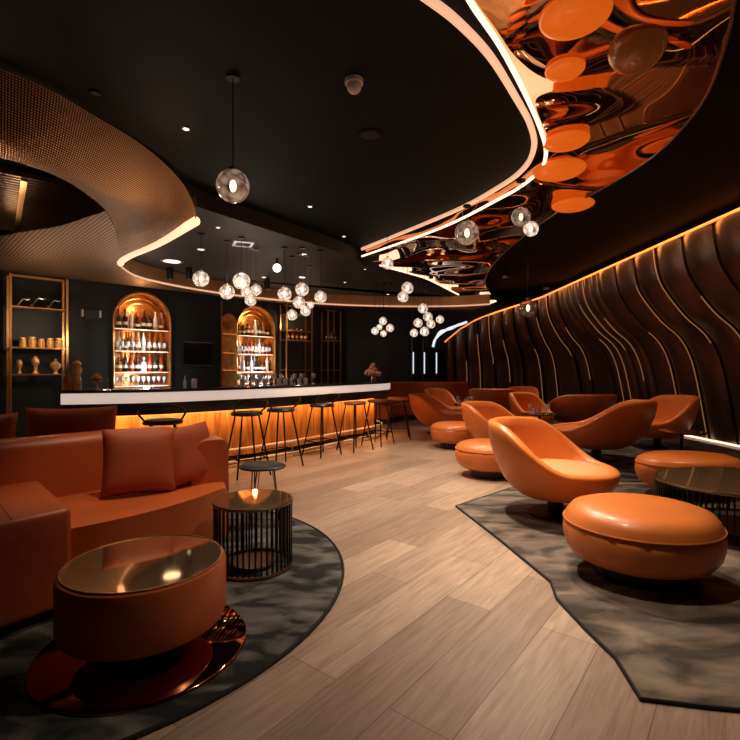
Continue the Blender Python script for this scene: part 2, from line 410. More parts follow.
# shelving units on the bar wall
def shelf_unit(name, u0, u1, v, z1, zs, label, dep=.28, z0=0, m='gold'):
    t = thing(name, label, 'shelf', WP((u0+u1)/2, v, 0), WR)
    w = (u1-u0)/2
    for sx in (-1, 1):
        for sy in (0, 1):
            MB().box((sx*w, sy*dep, (z0+z1)/2), (.035, .03, z1-z0)).build('post', m, t)
    for z in zs: MB().box((0, dep/2, z), (2*w-.036, dep, .022)).build('shelf', m, t)
    MB().box((0, dep/2, z1-.01), (2*w-.036, .03, .04)).build('top_rail', m, t)
    return t
shelf_unit('display_shelf', 1.0, 1.82, .4, 2.92, (2.37, 1.68, 1.22), 'tall gold-framed open display shelf at the far left of the bar wall')
shelf_unit('back_bar_shelf', 6.62, 7.42, .32, 2.95, (2.72, 2.3, 2.06, 1.3), 'gold-framed open shelf unit just right of the right arched niche')
shelf_unit('back_bar_shelf', 7.97, 8.42, .32, 2.95, (2.1, 1.3), 'narrow gold-framed shelf unit at the right end of the bar wall')
# amber alcove left of the right arch
t = thing('amber_alcove', 'narrow amber metal alcove with lit ledges left of the right arched niche', 'alcove', WP(5.19, .03, 0), WR)
MB().box((0, 0, 1.68), (.38, .03, 1.5)).build('back_panel', 'amberlit', t)
MB().lathe([(.19, -.015), (.19, .015)], c=(0, 0, 0)).build('arched_head', 'amberlit', t).matrix_local = Matrix.Translation((0, 0, 2.43)) @ Matrix.Rotation(PI/2, 4, 'X')
for z in (2.12, 1.68, 1.28):
    s_ = MB().box((0, -.06, z), (.38, .1, .02)).build('ledge', 'gold', t)
    MB().box((0, -.06, z+.016), (.34, .03, .01)).build('ledge_light', 'led_or', s_)
MB().box((-.2, -.02, 1.6), (.02, .06, 2.6)).build('gold_edge', 'gold', t)
# items on display shelf
jar = MB().lathe([(.06, 0), (.07, .02), (.07, .14), (.05, .16), (.05, .17), (.058, .175), (.058, .2), (0, .2)], seg=14).build('spice_jar', 'gold_pot')
urn = MB().lathe([(.05, 0), (.03, .03), (.03, .06), (.085, .12), (.09, .17), (.06, .2), (.02, .23), (.025, .26), (0, .28)], seg=16).build('brass_urn', 'gold_pot')
cup = MB().lathe([(.05, 0), (.055, .01), (.025, .05), (.03, .13), (.06, .18), (.055, .25), (.03, .3), (0, .32)], seg=16).build('brass_vase', 'gold_pot')
for k in range(5):
    put(jar, WP(1.2+.135*k, .2, 1.692), f'amber glass jar in the crowd on the middle shelf of the display shelf', 'jar', 'jars on the display shelf', sc=[.85, .93, .8, .88, .92][k])
put(urn, WP(1.68, .22, 1.231), 'round lidded brass pot at the right on the lowest display shelf', 'pot', None)
put(cup, WP(1.38, .22, 1.231), 'tall brass vase in the middle of the lowest display shelf', 'vase', None)
put(cup, WP(1.15, .22, 1.231), 'small brass vase at the left of the lowest display shelf', 'vase', None, sc=.8)
for k, (u, sc_) in enumerate(((1.2, .9), (1.42, 1.1), (1.66, 1.0))):
    o = MB().tube(sm([(-.1, 0, 0.012), (-.05, 0, .1), (0, 0, .16), (.06, 0, .15), (.1, 0, .17)], 5), .013).sphere((-.1, 0, .03), .03, 10).build('curved_ornament', 'steel', None, WP(u, .25, 2.381), WR)
    o.scale = (sc_,)*3
    tag(o, f'curled silver ornament on the top display shelf, {["leftmost", "middle", "rightmost"][k]} of three', 'ornament')
for k in range(5):
    cn, kd, pr = pick(['amber', 'reddish'])
    put(pr, WP(6.74+.14*k, .2, 2.071), f'{cn} {kd} bottle on the boxed shelf right of the right arched niche', 'bottle', f'{cn} {kd} bottles on the boxed shelf')
for k in range(3):
    cn, kd, pr = pick(['amber', 'reddish'])
    put(pr, WP(8.07+.12*k, .2, 2.111), f'{cn} {kd} bottle on the narrow shelf unit at the end of the bar wall', 'bottle', f'{cn} {kd} bottles on the narrow shelf')

# tv, wall box, dark speaker
t = thing('television', 'black wall-mounted television between the two arched niches', 'television', WP(4.43, .04, 1.41), WR)
MB().box((0, 0, .25), (.66, .05, .5)).build('screen', 'screen', t)
MB().box((0, -.03, .505), (.66, .02, .012)).box((0, -.03, -.005), (.66, .02, .012)).build('trim_bars', 'steel', t)
t = thing('wall_speaker', 'small dark box with pale end caps on the wall left of the arches', 'speaker', WP(2.3, .05, 2.3), WR)
MB().box((0, 0, .06), (.24, .09, .18)).build('body', 'black', t)
MB().box((-.15, 0, .08), (.03, .08, .13)).build('end_cap', 'white', t); MB().box((.15, 0, .08), (.03, .08, .13)).build('end_cap', 'white', t)

# ------------------------------------------------------------------ the bar
BZ = 1.07
bf = [(-3.42, 5.3, 0), (-2.55, 5.62, 0), (-1.77, 6.3, 0), (-1.05, 7.15, 0), (-.34, 8.2, 0), (.22, 9.1, 0), (.42, 9.7, 0), (.3, 10.3, 0)]
path = sm(bf, 8)
bar = thing('bar_counter', 'long curved bar with glowing white edge and amber ribbed front', 'bar counter', (-1.5, 7.0, 0))
O = Vector((-1.5, 7.0, 0)); lp = [p-O for p in path]
MB().sweep(lp, rrect(0, .75, BZ-.03, BZ, .008, 2)).build('countertop', 'velvet', bar)
MB().sweep(lp, rrect(.012, .05, BZ-.155, BZ-.035, .005, 2)).build('edge_light', 'led_bar', bar)
MB().sweep(lp, rrect(.055, .6, BZ-.3, BZ-.032, .01, 2)).build('black_apron', 'black', bar)
fr = MB(); pts2 = []
rows_ = []
tt = 0
rib_path = sm(lp, 6)
for i, p in enumerate(rib_path):
    t_ = rib_path[min(i+1, len(rib_path)-1)]-rib_path[max(i-1, 0)]; t_.normalize(); nr = Vector((-t_.y, t_.x, 0))
    o_ = .34+(.012 if i % 2 else 0)
    rows_.append([p+nr*o_+Vector((0, 0, .1)), p+nr*o_+Vector((0, 0, BZ-.29))])
fr.loft(rows_); fr.build('amber_front', 'onyx', bar, sharp=9)
MB().sweep(lp, rrect(.4, .62, .0, BZ-.3, .01, 2)).build('core', 'black', bar)
MB().sweep(lp, rrect(.3, .62, .0, .05, .01, 2)).build('plinth', 'blackmetal', bar)
MB().sweep(lp, rrect(.31, .33, BZ-.33, BZ-.305, .004, 2)).build('under_light', 'led_or', bar)
rail = MB()
for z, off in ((.22, .18), (.07, .12)):
    q_ = []
    for i, p in enumerate(lp):
        t_ = lp[min(i+1, len(lp)-1)]-lp[max(i-1, 0)]; t_.normalize(); q_.append(p+Vector((-t_.y, t_.x, 0))*off+Vector((0, 0, z)))
    fr_ = MB().tube(q_, .02).build('foot_rail', 'railgold', bar)
br_ = MB()
for i in range(3, len(lp)-2, 7):
    p = lp[i]; t_ = (lp[i+1]-lp[i-1]).normalized(); nr = Vector((-t_.y, t_.x, 0))
    MB().cone(p+nr*.12+Vector((0, 0, 0)), p+nr*.18+Vector((0, 0, .22)), .012, seg=8).build('rail_bracket', 'chrome', bar)

# bar stools
def make_stool(label, back=True, m='seatblack'):
    t = thing('bar_stool', label, 'stool')
    MB().lathe([(.15, .735), (.19, .74), (.2, .76), (.18, .785), (.1, .79)], seg=28, ey=.92).build('seat', m, t)
    for sx in (-1, 1):
        for sy in (-1, 1):
            MB().cone((sx*.22, sy*.2, 0), (sx*.11, sy*.1, .738), .011, .011, 8).build('leg', 'blackmetal', t)
    MB().tube([(-.19, -.172, .22), (.19, -.172, .22), (.19, .172, .22), (-.19, .172, .22)], .008, 6, True).build('footrest', 'blackmetal', t)
    if back:
        MB().tube(sm([(-.17, -.02, .77), (-.22, -.13, .87), (-.14, -.22, .93), (0, -.24, .94), (.14, -.22, .93), (.22, -.13, .87), (.17, -.02, .77)], 5), .011).build('back_loop', 'blackmetal', t)
    return t
s1 = make_stool('black bar stool with wire back loop, half hidden behind the rust sofa', True)
s1.location = PD(163, 370, 5.0); s1.location.z = 0; s1.rotation_euler.z = math.radians(20)
def st(x, Y): p = PD(x, 370, Y); p.z = 0; return p
for x, Y, a, lab in ((247, 5.95, 40, 'first full black bar stool right of the rust sofa, nearest the viewer'),
                     (281, 6.5, 45, 'black bar stool with wire back, second from the sofa'),
                     (322, 7.35, 50, 'black bar stool at the middle of the amber bar front')):
    dup(s1, st(x, Y), math.radians(a), lab)
s2 = make_stool('backless stool with dark seat near the far end of the bar', False, 'brown'); s2.location = st(355, 7.8); s2.rotation_euler.z = .8
dup(s2, st(378, 8.35), 1.0, 'backless stool with dark seat, last before the orange-topped one')
s3 = make_stool('backless bar stool with orange seat at the far tip of the bar', False, 'leather'); s3.location = st(398, 9.1)

# counter items
def on_bar(i, off):
    p = path[i]; t_ = (path[min(i+1, len(path)-1)]-path[max(i-1, 0)]).normalized()
    return p+Vector((-t_.y, t_.x, 0))*off+Vector((0, 0, BZ))
def bxy(x, dv=.35):
    # counter point seen in pixel column x
    best = None
    for i in range(len(path)):
        p = on_bar(i, dv); e = abs(CX+F*p.x/p.y-x)
        if best is None or e < best[0]: best = (e, p)
    return best[1]
def figure(x, lab, sc, prof, m, name, cat, dv=.35):
    o = MB().lathe(prof, seg=18).build(name, m, None, bxy(x, dv)); o.scale = (sc,)*3; return tag(o, lab, cat)
dec = [(.05, 0), (.055, .02), (.045, .1), (.05, .12), (.035, .16), (.045, .2), (.055, .24), (.04, .29), (.05, .31), (.03, .34), (0, .35)]
figure(79, 'tall carved brass-coloured decanter standing at the left end of the bar', .98, dec, 'gold_pot', 'decanter', 'decanter')
figure(70, 'pointed amber bottle beside the tall decanter at the left end of the bar', .95, [(.05, 0), (.05, .12), (.03, .18), (.02, .24), (.008, .33), (0, .34)], 'liq_amber', 'decanter', 'decanter', .3)
figure(93, 'small brass mushroom-shaped goblet on the left end of the bar', .62, [(.05, 0), (.02, .04), (.02, .12), (.09, .16), (.1, .22), (.06, .27), (.02, .3), (0, .31)], 'gold', 'goblet', 'goblet')
figure(106, 'thin brass candle holder on the bar right of the goblet', .6, [(.03, 0), (.01, .02), (.01, .22), (0, .22)], 'gold', 'candle_holder', 'candle holder')
figure(181, 'small clear bottle standing on the bar under the television, the left of two', .5, SH['tall'], 'clear', 'bottle', 'bottle')
figure(194, 'squat glass jar standing on the bar under the television', .75, SH['square'][:4]+[(0, .16)], 'clear', 'glass_jar', 'jar')
for k in range(22):
    x = 240+3.4*k+random.uniform(-1, 1)
    if k % 3 == 0:
        put(gl, bxy(x, .55), 'clear stemmed glass in the crowd of glassware on the bar before the right niche', 'glass', 'stemmed glasses on the bar')
    elif k % 3 == 1:
        cn, kd, pr = pick(['amber', 'reddish', 'clear'])
        put(pr, bxy(x, .62), f'{cn} {kd} bottle in the crowd of glassware on the bar top', 'bottle', f'{cn} {kd} bottles on the bar', sc=.62)
    else:
        put(tb, bxy(x, .45), 'clear tumbler in the crowd of glassware on the bar before the right niche', 'glass', 'tumblers on the bar')
# bouquet
t = thing('flower_bouquet', 'peach-pink flower bouquet on the far end of the bar', 'flowers', bxy(374, .35))
MB().lathe([(.05, 0), (.06, .05), (.045, .1), (0, .1)], seg=14).build('vase', 'gold', t)
b = MB()
for k in range(34):
    a = random.uniform(0, 2*PI); r_ = random.uniform(0, .17); z = .12+.2*(1-r_/.2)*random.uniform(.3, 1.2)
    b.sphere((r_*math.cos(a), r_*math.sin(a), z), random.uniform(.03, .05), 8)
b.build('blooms', 'pink', t)

# ------------------------------------------------------------------ beaded bulkhead, upper left
T_ = [PZ(-260, -40, 3.49), PZ(-90, 30, 3.49), PZ(0, 68, 3.49), PZ(50, 90, 3.49), PZ(95, 116, 3.49), PZ(135, 140, 3.48), PZ(163, 162, 3.45), PZ(184, 185, 3.35), PZ(195, 208, 3.12), PZ(196, 219, 3.02)]
B_ = [PZ(-260, 110, 3.0), PZ(-90, 142, 3.0), PZ(0, 158, 3.0), PZ(35, 168, 3.0), PZ(62, 179, 3.0), PZ(88, 195, 3.0), PZ(106, 211, 3.0), PZ(115, 228, 3.0), PZ(119, 245, 3.0), PZ(120, 260, 3.0)]
RING = [PZ(196, 221, 3.0), PZ(160, 242, 3.0), PZ(132, 254, 3.0), PZ(121, 262, 3.0), PZ(124, 270, 3.0), PZ(145, 280, 3.0), PZ(200, 291, 3.0), PZ(260, 299, 3.0), PZ(330, 305, 3.0), PZ(390, 307, 3.0), PZ(450, 307, 3.0), PZ(490, 305, 3.0)]
ring = sm(RING, 8)
Ts = sm(T_, 6); Bs = sm(B_, 6)
b = MB(); rows_ = []; NV = 14
for a_, c_ in zip(Ts, Bs):
    r_ = []
    for k in range(NV+1):
        t_ = k/NV; p = a_.lerp(c_, t_)
        dz = (a_.z-c_.z)
        p.z -= .18*math.sin(PI*t_)*min(1, dz/.3) ; r_.append(p)
    rows_.append(r_)
rows_.append([ring[min(24, round(24*k/NV))]+Vector((0, 0, .02)) for k in range(NV+1)])
vs = b.loft(rows_)
uvl = b.bm.loops.layers.uv.new('UVMap')
coordu = {}; U = 0
for i, r_ in enumerate(vs):
    if i: U += (rows_[i][NV//2]-rows_[i-1][NV//2]).length
    Vv = 0
    for k, v in enumerate(r_):
        if k: Vv += (rows_[i][k]-rows_[i][k-1]).length
        coordu[v] = (U, Vv)
for f in b.bm.faces:
    for l in f.loops: l[uvl].uv = coordu[l.vert]
bulk = tag(b.build('ceiling_bulkhead', 'mesh', sharp=9), 'large curved bronze beaded mesh bulkhead hanging at the upper left ceiling', 'ceiling feature')
# flat beaded soffit between the opening and the bar wall
i0 = 24
poly = [Vector((-6.95, 4.2, 3)), PZ(-60, 232, 3.0), PZ(0, 236, 3.0), PZ(60, 226, 3.0), PZ(106, 211, 3.0), PZ(115, 228, 3.0), PZ(119, 245, 3)]+ring[i0:]+[Vector((2.9, 13.7, 3)), Vector((1.2, 13.85, 3)), Vector((-.85, 13.85, 3)), Vector((-.87, 13.6, 3)), WP(.2, .05, 3), WP(-.1, .05, 3)]
b = MB(); vs_ = [b.bm.verts.new(p) for p in poly]
f = b.bm.faces.new(vs_); f.normal_update(); bmesh.ops.triangulate(b.bm, faces=[f])
uvl = b.bm.loops.layers.uv.new('UVMap')
for f in b.bm.faces:
    for l in f.loops:
        c = l.vert.co; l[uvl].uv = ((c.x+c.y)*.3, (c.x-c.y)*.4)
tag(b.build('beaded_soffit', 'mesh'), 'flat bronze mesh soffit between the slatted opening and the bar wall', 'ceiling feature')
# gold ring fascia and LED lip
LC = 3.29
lowp = [PZ(198, 207, LC), PZ(250, 224, LC), PZ(300, 240, LC), PZ(350, 257, LC), PZ(380, 275, LC), PZ(409, 284, LC), PZ(440, 295, LC), PZ(480, 305, LC), Vector((2.85, 13.2, LC))]
lowp = sm(lowp[:8], 4)+[Vector((2.85, 13.2, LC))]+[p for p in reversed(ring[2:-9])]
b = MB(); b.prism([(p.x, p.y) for p in lowp], LC, CEIL-.001); struct(b.build('ceiling_bar', 'ceil2'))
t = thing('ceiling_ring', 'gold curved ring edge with a glowing lip around the black ceiling over the bar', 'ceiling feature', (0, 0, 0))
b = MB()
rows_ = []
for i, p in enumerate(ring):
    h_ = min(.3, .06+.012*max(0, i-16)); rows_.append([p+Vector((0, 0, -.005)), p+Vector((0, 0, .29)), p+Vector((0, 0, .291))])
b.loft([[r[0], r[1]] for r in rows_]); b.build('fascia', 'ringgold', t)
hi = ring[:26]; lo = ring[25:]
MB().sweep(hi, [(.05*math.cos(a_*PI/5), .055*math.sin(a_*PI/5)+.0) for a_ in range(10)]).build('lip_light', 'led', t)
b = MB().tube([p+Vector((0, -.03, .02)) for p in lo], .018, 6).build('strip_light', 'led_soft', t)
# slatted opening
sl = thing('slatted_ceiling_panel', 'dark slatted panel seen inside the opening of the mesh bulkhead', 'ceiling feature', (-5.0, 6.0, 3.44))
b = MB()
for k in range(30): b.box((-1.3+.09*k, 0, 0), (.03, 3.0, .06), 0)
b.build('slats', 'bronze', sl); sl.rotation_euler.z = math.radians(-52)
b = MB()
for k in range(2): b.box((0, -.6+1.1*k, -.05), (2.6, .06, .03))
b.build('cross_bar', 'gold', sl)

# ------------------------------------------------------------------ copper mirror canopy, upper right
MZ = 3.36
inner = [(452, -40), (470, 0), (500, 45), (526, 95), (541, 130), (546, 152), (541, 168), (525, 183), (500, 198), (440, 228), (362, 256)]
ret = [(380, 265), (409, 273), (428, 279), (450, 290), (472, 301), (488, 303), (496, 301)]
outer = [(490, 293), (485, 280), (500, 257), (550, 217), (600, 190), (655, 155), (700, 106), (724, 50), (735, 0), (738, -40)]
ip = sm([PZ(x, y, MZ) for x, y in inner], 5); rp_ = sm([PZ(x, y, MZ) for x, y in ret], 5); op = sm([PZ(x, y, MZ) for x, y in outer], 5)
canopy = thing('mirror_canopy', 'large curved copper mirror ceiling canopy with LED-lit rim over the lounge chairs', 'ceiling feature', (0, 0, 0))
MB().prism(ip+rp_+op, MZ, MZ+.1).build('mirror_panel', 'mirror', canopy, sharp=.5)
MB().tube([p+Vector((0, 0, -.005)) for p in ip], .018, 8).build('led_rim', 'led_hi', canopy)
MB().tube([p+Vector((0, 0, -.005)) for p in rp_], .02, 8).build('led_rim', 'led_hi', canopy)
b = MB().tube([p for p in op], .012, 6).build('outer_rim', 'bronze', canopy)
glow = sm([PZ(x, y, 3.47) for x, y in [(415, -10), (430, 0), (458, 22), (490, 56), (515, 96), (530, 124), (534, 147), (524, 168), (499, 187), (450, 213), (362, 249)]], 6)
tag(MB().tube(glow, .028, 8).build('rim_glow_reflection', 'led_soft'), 'soft curved tube standing in for rim light reflected on the black ceiling, running beside the copper canopy rim', 'light strip')  # glowing tube put in for the rim light's soft reflection
# thin tip of second line
nl = sm([PD(x, y, 13.6) for x, y in [(433, 347), (436, 338), (446, 330), (456, 326), (467, 322)]], 5)
tag(MB().tube(nl, .035, 8).build('neon_loop', 'led_white'), 'cool white neon curve at the far end of the bronze wall, longer one', 'neon light')
nl = sm([PD(x, y, 13.3) for x, y in [(437, 336), (441, 331), (451, 329), (459, 324)]], 5)
tag(MB().tube(nl, .025, 8).build('neon_loop', 'led_white'), 'short white neon curve just above the longer one at the far wall', 'neon light')

# domes put in for orange chair reflections in the canopy mirror
REFL_DOMES = [((575, 18), .2, .3, 'refl_orange', 'glossy orange dome standing in for a chair reflection near the top edge of the copper canopy'),
        ((637, 50), .17, .85, 'refl_dark', 'round dome standing in for a dark amber reflection at the right of the copper canopy'),
        ((565, 72), .13, .3, 'refl_orange', 'small orange dome standing in for a chair reflection under the canopy below the topmost one'),
        ((566, 143), .2, .22, 'refl_orange', 'orange dome standing in for a chair reflection in the crook of the canopy bend'),
        ((559, 171), .26, .3, 'refl_orange', 'broad orange dome standing in for a chair reflection just outside the canopy bend'),
        ((573, 206), .25, .25, 'refl_orange', 'orange dome standing in for a chair reflection near the outer rim of the copper canopy')]
for (x, y), r_, fl, mm, lab in REFL_DOMES:
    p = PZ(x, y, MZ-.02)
    o = MB().sphere((0, 0, 0), r_, 28, (1, 1, fl)).build('reflection_dome', mm, None, p)
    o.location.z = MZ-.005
    tag(o, lab, 'glass lens')  # no real lenses, these domes stand in for reflections in the canopy mirror

# ------------------------------------------------------------------ bronze ribbed wall, right
ST = [(-2.2, 4.8, 3.42, 1.4), (12, 4.8, 3.32, 1.4), (12.6, 4.55, 3.2, 1.3), (13.1, 4.15, 3.08, 1.1), (13.55, 3.6, 2.92, .8), (13.85, 3.1, 2.75, .5), (14.05, 2.6, 2.45, .25), (14.15, 2.2, 2.1, .1)]
def stn(s):
    # s = arc parameter 0..L
    acc = 0
    for a_, c_ in zip(ST[:-1], ST[1:]):
        l_ = math.hypot(a_[0]-c_[0], a_[1]-c_[1])
        if s <= acc+l_:
            t_ = (s-acc)/l_; return [a_[k]+(c_[k]-a_[k])*t_ for k in range(4)]
        acc += l_
    return list(ST[-1])
LT = sum(math.hypot(a_[0]-c_[0], a_[1]-c_[1]) for a_, c_ in zip(ST[:-1], ST[1:]))
prof0 = sm([(0, 1, 0), (.03, .9, 0), (.12, .8, 0), (.38, .66, 0), (.62, .57, 0), (.76, .47, 0), (.86, .32, 0), (1, .0, 0)], 4)
def wpt(s, k, off):
    Y, X, Z, O_ = stn(s); a_ = stn(max(0, s-.15)); c_ = stn(min(LT, s+.15))
    t_ = Vector((c_[1]-a_[1], c_[0]-a_[0], 0)).normalized(); nr = Vector((t_.y, -t_.x, 0)) # away from the room
    u, h_, _ = prof0[k]
    return Vector((X, Y, 0))+nr*(O_*u+off)+Vector((0, 0, Z*h_))
PWD = .68; K = len(prof0)
wb = MB(); gv = MB(); trims = []
s = .1; n = 0
while s < LT-.15:
    e = min(s+PWD*(1 if s < 12.3 else .5), LT)
    w_ = e-s; rows_ = []
    for j in range(9):
        t_ = j/8; off = -.055*math.sin(PI*t_)**.7+.05
        rows_.append([wpt(s+.03+(w_-.06)*t_, k, off-.03) for k in range(K)])
    wb.loft(rows_)
    gv.loft([[wpt(s-.04, k, .09) for k in range(K)], [wpt(s+.0, k, .09) for k in range(K)], [wpt(s+.04, k, .09) for k in range(K)]])
    wb.loft([[wpt(s+.03, k, .02) for k in range(K)], [wpt(s+.03, k, .09) for k in range(K)]])
    trims.append(s+.035); s = e; n += 1
struct(wb.build('wall_right', 'ribwall', sharp=1.2))
bk = MB(); bk.loft([[wpt(s_, k, .1) for k in range(K)] for s_ in [LT*i/60 for i in range(61)]]); struct(bk.build('wall_right_backing', 'groove'))
gv.bm.free()
for j, s_ in enumerate(trims):
    k0 = 0
    if j % 5 in (3,): continue
    kk = range([0, 6, 14, 0, 10][j % 5], [K-10, K, K, K, K-4][j % 5])
    struct(MB().tube([wpt(s_, k, .0) for k in kk], .009, 6).build(f'trim_{j+1}', 'goldline'))
top = [wpt(LT*i/80, 0, -.02)+Vector((0, 0, .02)) for i in range(81)]
tag(MB().tube(top, .022, 8).build('wall_top_light', 'led_or'), 'long orange light line along the top edge of the bronze wall', 'light strip')
base = [wpt(LT*i/80, K-1, -.05)+Vector((0, 0, .03)) for i in range(66)]
tag(MB().tube(base, .018, 8).build('wall_base_light', 'led_hi'), 'warm light strip on the floor along the foot of the bronze wall', 'light strip')
# wall behind/above
struct(MB().box((7.4, 6.2, 1.75), (.1, 17, 3.5)).build('wall_right_outer', 'black'))

# dark columns at the far end
for k, (x, Y) in enumerate(((413, 13.6), (424, 13.7), (436, 13.9))):
    p = PD(x, 370, Y)
    t = thing('glossy_column', ['glossy black column at the far corner, leftmost of three', 'glossy black column at the far corner, middle of three', 'glossy black column at the far corner, nearest the bronze wall'][k], 'column', (p.x, p.y, 0))
    MB().lathe([(.09, 0), (.09, 2.95)], seg=16).build('shaft', 'blackmetal', t)
    MB().box((0, -.1, 1.5), (.03, .012, .6)).build('painted_reflection', 'led_white', t)  # glowing bar put in for a white reflection on the glossy shaft

# ------------------------------------------------------------------ rugs
cx, cy, R_ = -1.8, 3.0, 1.63
t = thing('round_rug', 'round dark charcoal rug under the rust sofa and drum tables', 'rug', (cx, cy, 0))
MB().lathe([(R_-.012, 0), (R_-.012, .012), (0, .012)], seg=80).build('pile', 'rug2', t)
MB().tube([(R_*math.cos(2*PI*k/96), R_*math.sin(2*PI*k/96), .008) for k in range(96)], .009, 6, True).build('binding', 'rugedge', t)
pl = [PZ(456, 507, 0), PZ(500, 541, 0), PZ(551, 583, 0), PZ(557, 600, 0), PZ(585, 630, 0), PZ(616, 660, 0), PZ(641, 701, 0), PZ(700, 708, 0), Vector((2.2, 1.7, 0)), Vector((4.4, 1.8, 0)), Vector((4.6, 4.6, 0)), Vector((3.6, 5.4, 0)), Vector((2.2, 5.35, 0)), PZ(510, 489, 0)]
t = thing('organic_rug', 'irregular mottled grey-brown rug under the orange armchair and ottomans', 'rug', (0, 0, 0))
MB().prism([(p.x, p.y) for p in pl], 0, .012).build('pile', 'rug', t)
MB().tube([Vector((p.x, p.y, .008)) for p in pl], .009, 6, True).build('binding', 'rugedge', t)
# dark carpet zone at the far right
tag(MB().prism([(2.55, 5.6), (4.2, 5.5), (5.95, 4.6), (5.95, 12.6), (4.6, 13.2), (2.2, 13.2), (2.3, 9.0)], 0, .006).build('lounge_carpet', 'rug2'), 'dark carpet under the far lounge chairs beside the bronze wall', 'carpet')

# ------------------------------------------------------------------ tub chairs and ottomans
def tub(label, loc, face, m='leather', R=.54, hb=.84, hf=.40, ped=True, sc=None, legs='blackmetal', seatm=None):
    t = thing('tub_armchair', label, 'armchair', loc, face)
    NT = 56
    def rim(th):
        k = ((1-math.cos(th))/2)
        w = max(0, min(1, (k-.22)/.62)); w = w*w*(3-2*w)
        return hf+(hb-hf)*(.2*k+.8*w), k
    ob = []; 
    outer_rows = []
    for f_ in (0, .06, .18, .35, .55, .78, .93, 1.0):
        r_ = []
        for j in range(NT):
            th = 2*PI*j/NT; h_, k = rim(th)
            Rr = R*(1.0+.06*k); rb = .26
            prof = rb+(Rr-rb)*math.sin(f_*PI/2)**.75
            z = .17+(h_-.17)*f_**1.35
            r_.append((prof*math.cos(th)-.05*f_*k, prof*math.sin(th)*.97, z))
        outer_rows.append(r_)
    thick = .075
    for f_, dz in ((.0, .018), (.5, .03), (1.0, .014)):
        r_ = []
        for j in range(NT):
            th = 2*PI*j/NT; h_, k = rim(th); Rr = R*(1+.06*k)-.012-thick*f_
            r_.append((Rr*math.cos(th)-.05*k, Rr*math.sin(th)*.97, h_+dz))
        outer_rows.append(r_)
    for f_ in (.85, .6, .35, .12, 0):
        r_ = []
        for j in range(NT):
            th = 2*PI*j/NT; h_, k = rim(th)
            Rr = (R*(1+.06*k)-thick-.012)
            rr = Rr*(.72+.28*f_**.7)+(.006 if j % 2 else 0)*(1 if k > .4 else 0)
            zb = .34; r_.append((rr*math.cos(th)-.05*k*f_, rr*math.sin(th)*.97, zb+(h_-zb)*f_))
        outer_rows.append(r_)
    b = MB(); b.loft(outer_rows, True, True, True); b.build('shell', m, t, sharp=9)
    b = MB(); b.lathe([(.05, .33), (R*.72, .34), (R*.8, .37), (R*.8, .4), (R*.74, .43), (R*.5, .445), (.02, .45)], c=(.05, 0, 0), seg=40, ex=1.0, ey=.95)
    b.build('seat_cushion', seatm or m, t)
    MB().lathe([(.07, .02), (.07, .18)], seg=24).build('pedestal', legs, t)
    MB().lathe([(.24, .0), (.24, .014), (.07, .03)], c=(0, 0, .0), seg=36).build('base_disc', legs, t)
    if sc: t.scale = sc
    return t
def ottoman(label, loc, rx=.46, ry=.46, top=.42, m='leather', rz=0, group=None):
    t = thing('ottoman', label, 'ottoman', loc, rz, group)
    e = .055/.46
    b = MB(); b.loft([[(rx*f_*(1-(.012 if k % 6 == 0 else 0))*math.cos(2*PI*k/96), ry*f_*(1-(.012 if k % 6 == 0 else 0))*math.sin(2*PI*k/96), z) for k in range(96)] for f_, z in ((.05, .1), (.78, .1), (.88, .12), (.96, .17), (.995, .23), (1.0, .27), (.985, .33))], True, True, True); b.build('body', m, t, sharp=9)
    b = MB(); b.lathe([(.985, .332), (.95, .37), (.88, top-.03), (.75, top-.01), (.4, top), (.02, top)], seg=64, ex=rx, ey=ry); b.build('top_cushion', m, t)
    MB().tube([(rx*.99*math.cos(2*PI*k/64), ry*.99*math.sin(2*PI*k/64), .331) for k in range(64)], .005, 6, True).build('piping', 'piping', t)
    MB().lathe([(.6, 0), (.6, .1)], seg=40, ex=rx, ey=ry).build('base', 'black', t)
    return t
RUG = .013
c1 = tub('large orange tub armchair on the mottled rug, nearest the viewer', (1.66, 4.3, RUG), math.radians(-40), R=.52, hb=.8, seatm='peach')
ottoman('big orange ottoman in the right foreground on the mottled rug', (1.71, 3.04, RUG), .46, .42, .44)
ottoman('orange ottoman on the wood floor just left behind the nearest armchair', (1.5, 5.95, 0), .44, .42)
ottoman('farthest orange ottoman in the row, left of the other ottomans', (1.44, 8.1, 0), .42, .4)
ottoman('orange ottoman at the right edge behind the wire coffee table', (3.3, 4.98, RUG), .52, .36)
tub('orange tub armchair second in the row, behind the wood-floor ottoman', (1.98, 7.2, 0), math.radians(-38), R=.54, hb=.78)
tub('orange tub armchair farthest left in the row, near the end of the bar', (1.42, 9.9, 0), math.radians(-20), hb=.78)
tub('wide orange tub armchair facing left, right of the nearest armchair', (3.3, 7.0, .007), math.radians(150), m='leather', R=.68, hb=.84, hf=.42)
tub('orange tub armchair close to the bronze wall, facing left', (4.85, 8.1, .007), math.radians(185), m='leather')
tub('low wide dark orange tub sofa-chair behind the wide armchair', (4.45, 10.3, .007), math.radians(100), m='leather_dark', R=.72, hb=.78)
tub('small orange tub armchair opening toward the viewer, right of centre', (3.3, 9.75, .007), math.radians(-60), R=.42, hb=.8)
ottoman('small orange stool-like ottoman before the armchair that opens toward the viewer', (3.05, 9.15, .007), .2, .22, .4)
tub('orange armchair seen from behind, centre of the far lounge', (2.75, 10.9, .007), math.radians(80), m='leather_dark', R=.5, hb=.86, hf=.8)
tub('far orange tub armchair left of the one seen from behind', (1.75, 11.3, .007*0), math.radians(-50), R=.42)
tub('far orange armchair deep in the lounge against the dark recess', (3.9, 12.3, .007), math.radians(-110), R=.42)

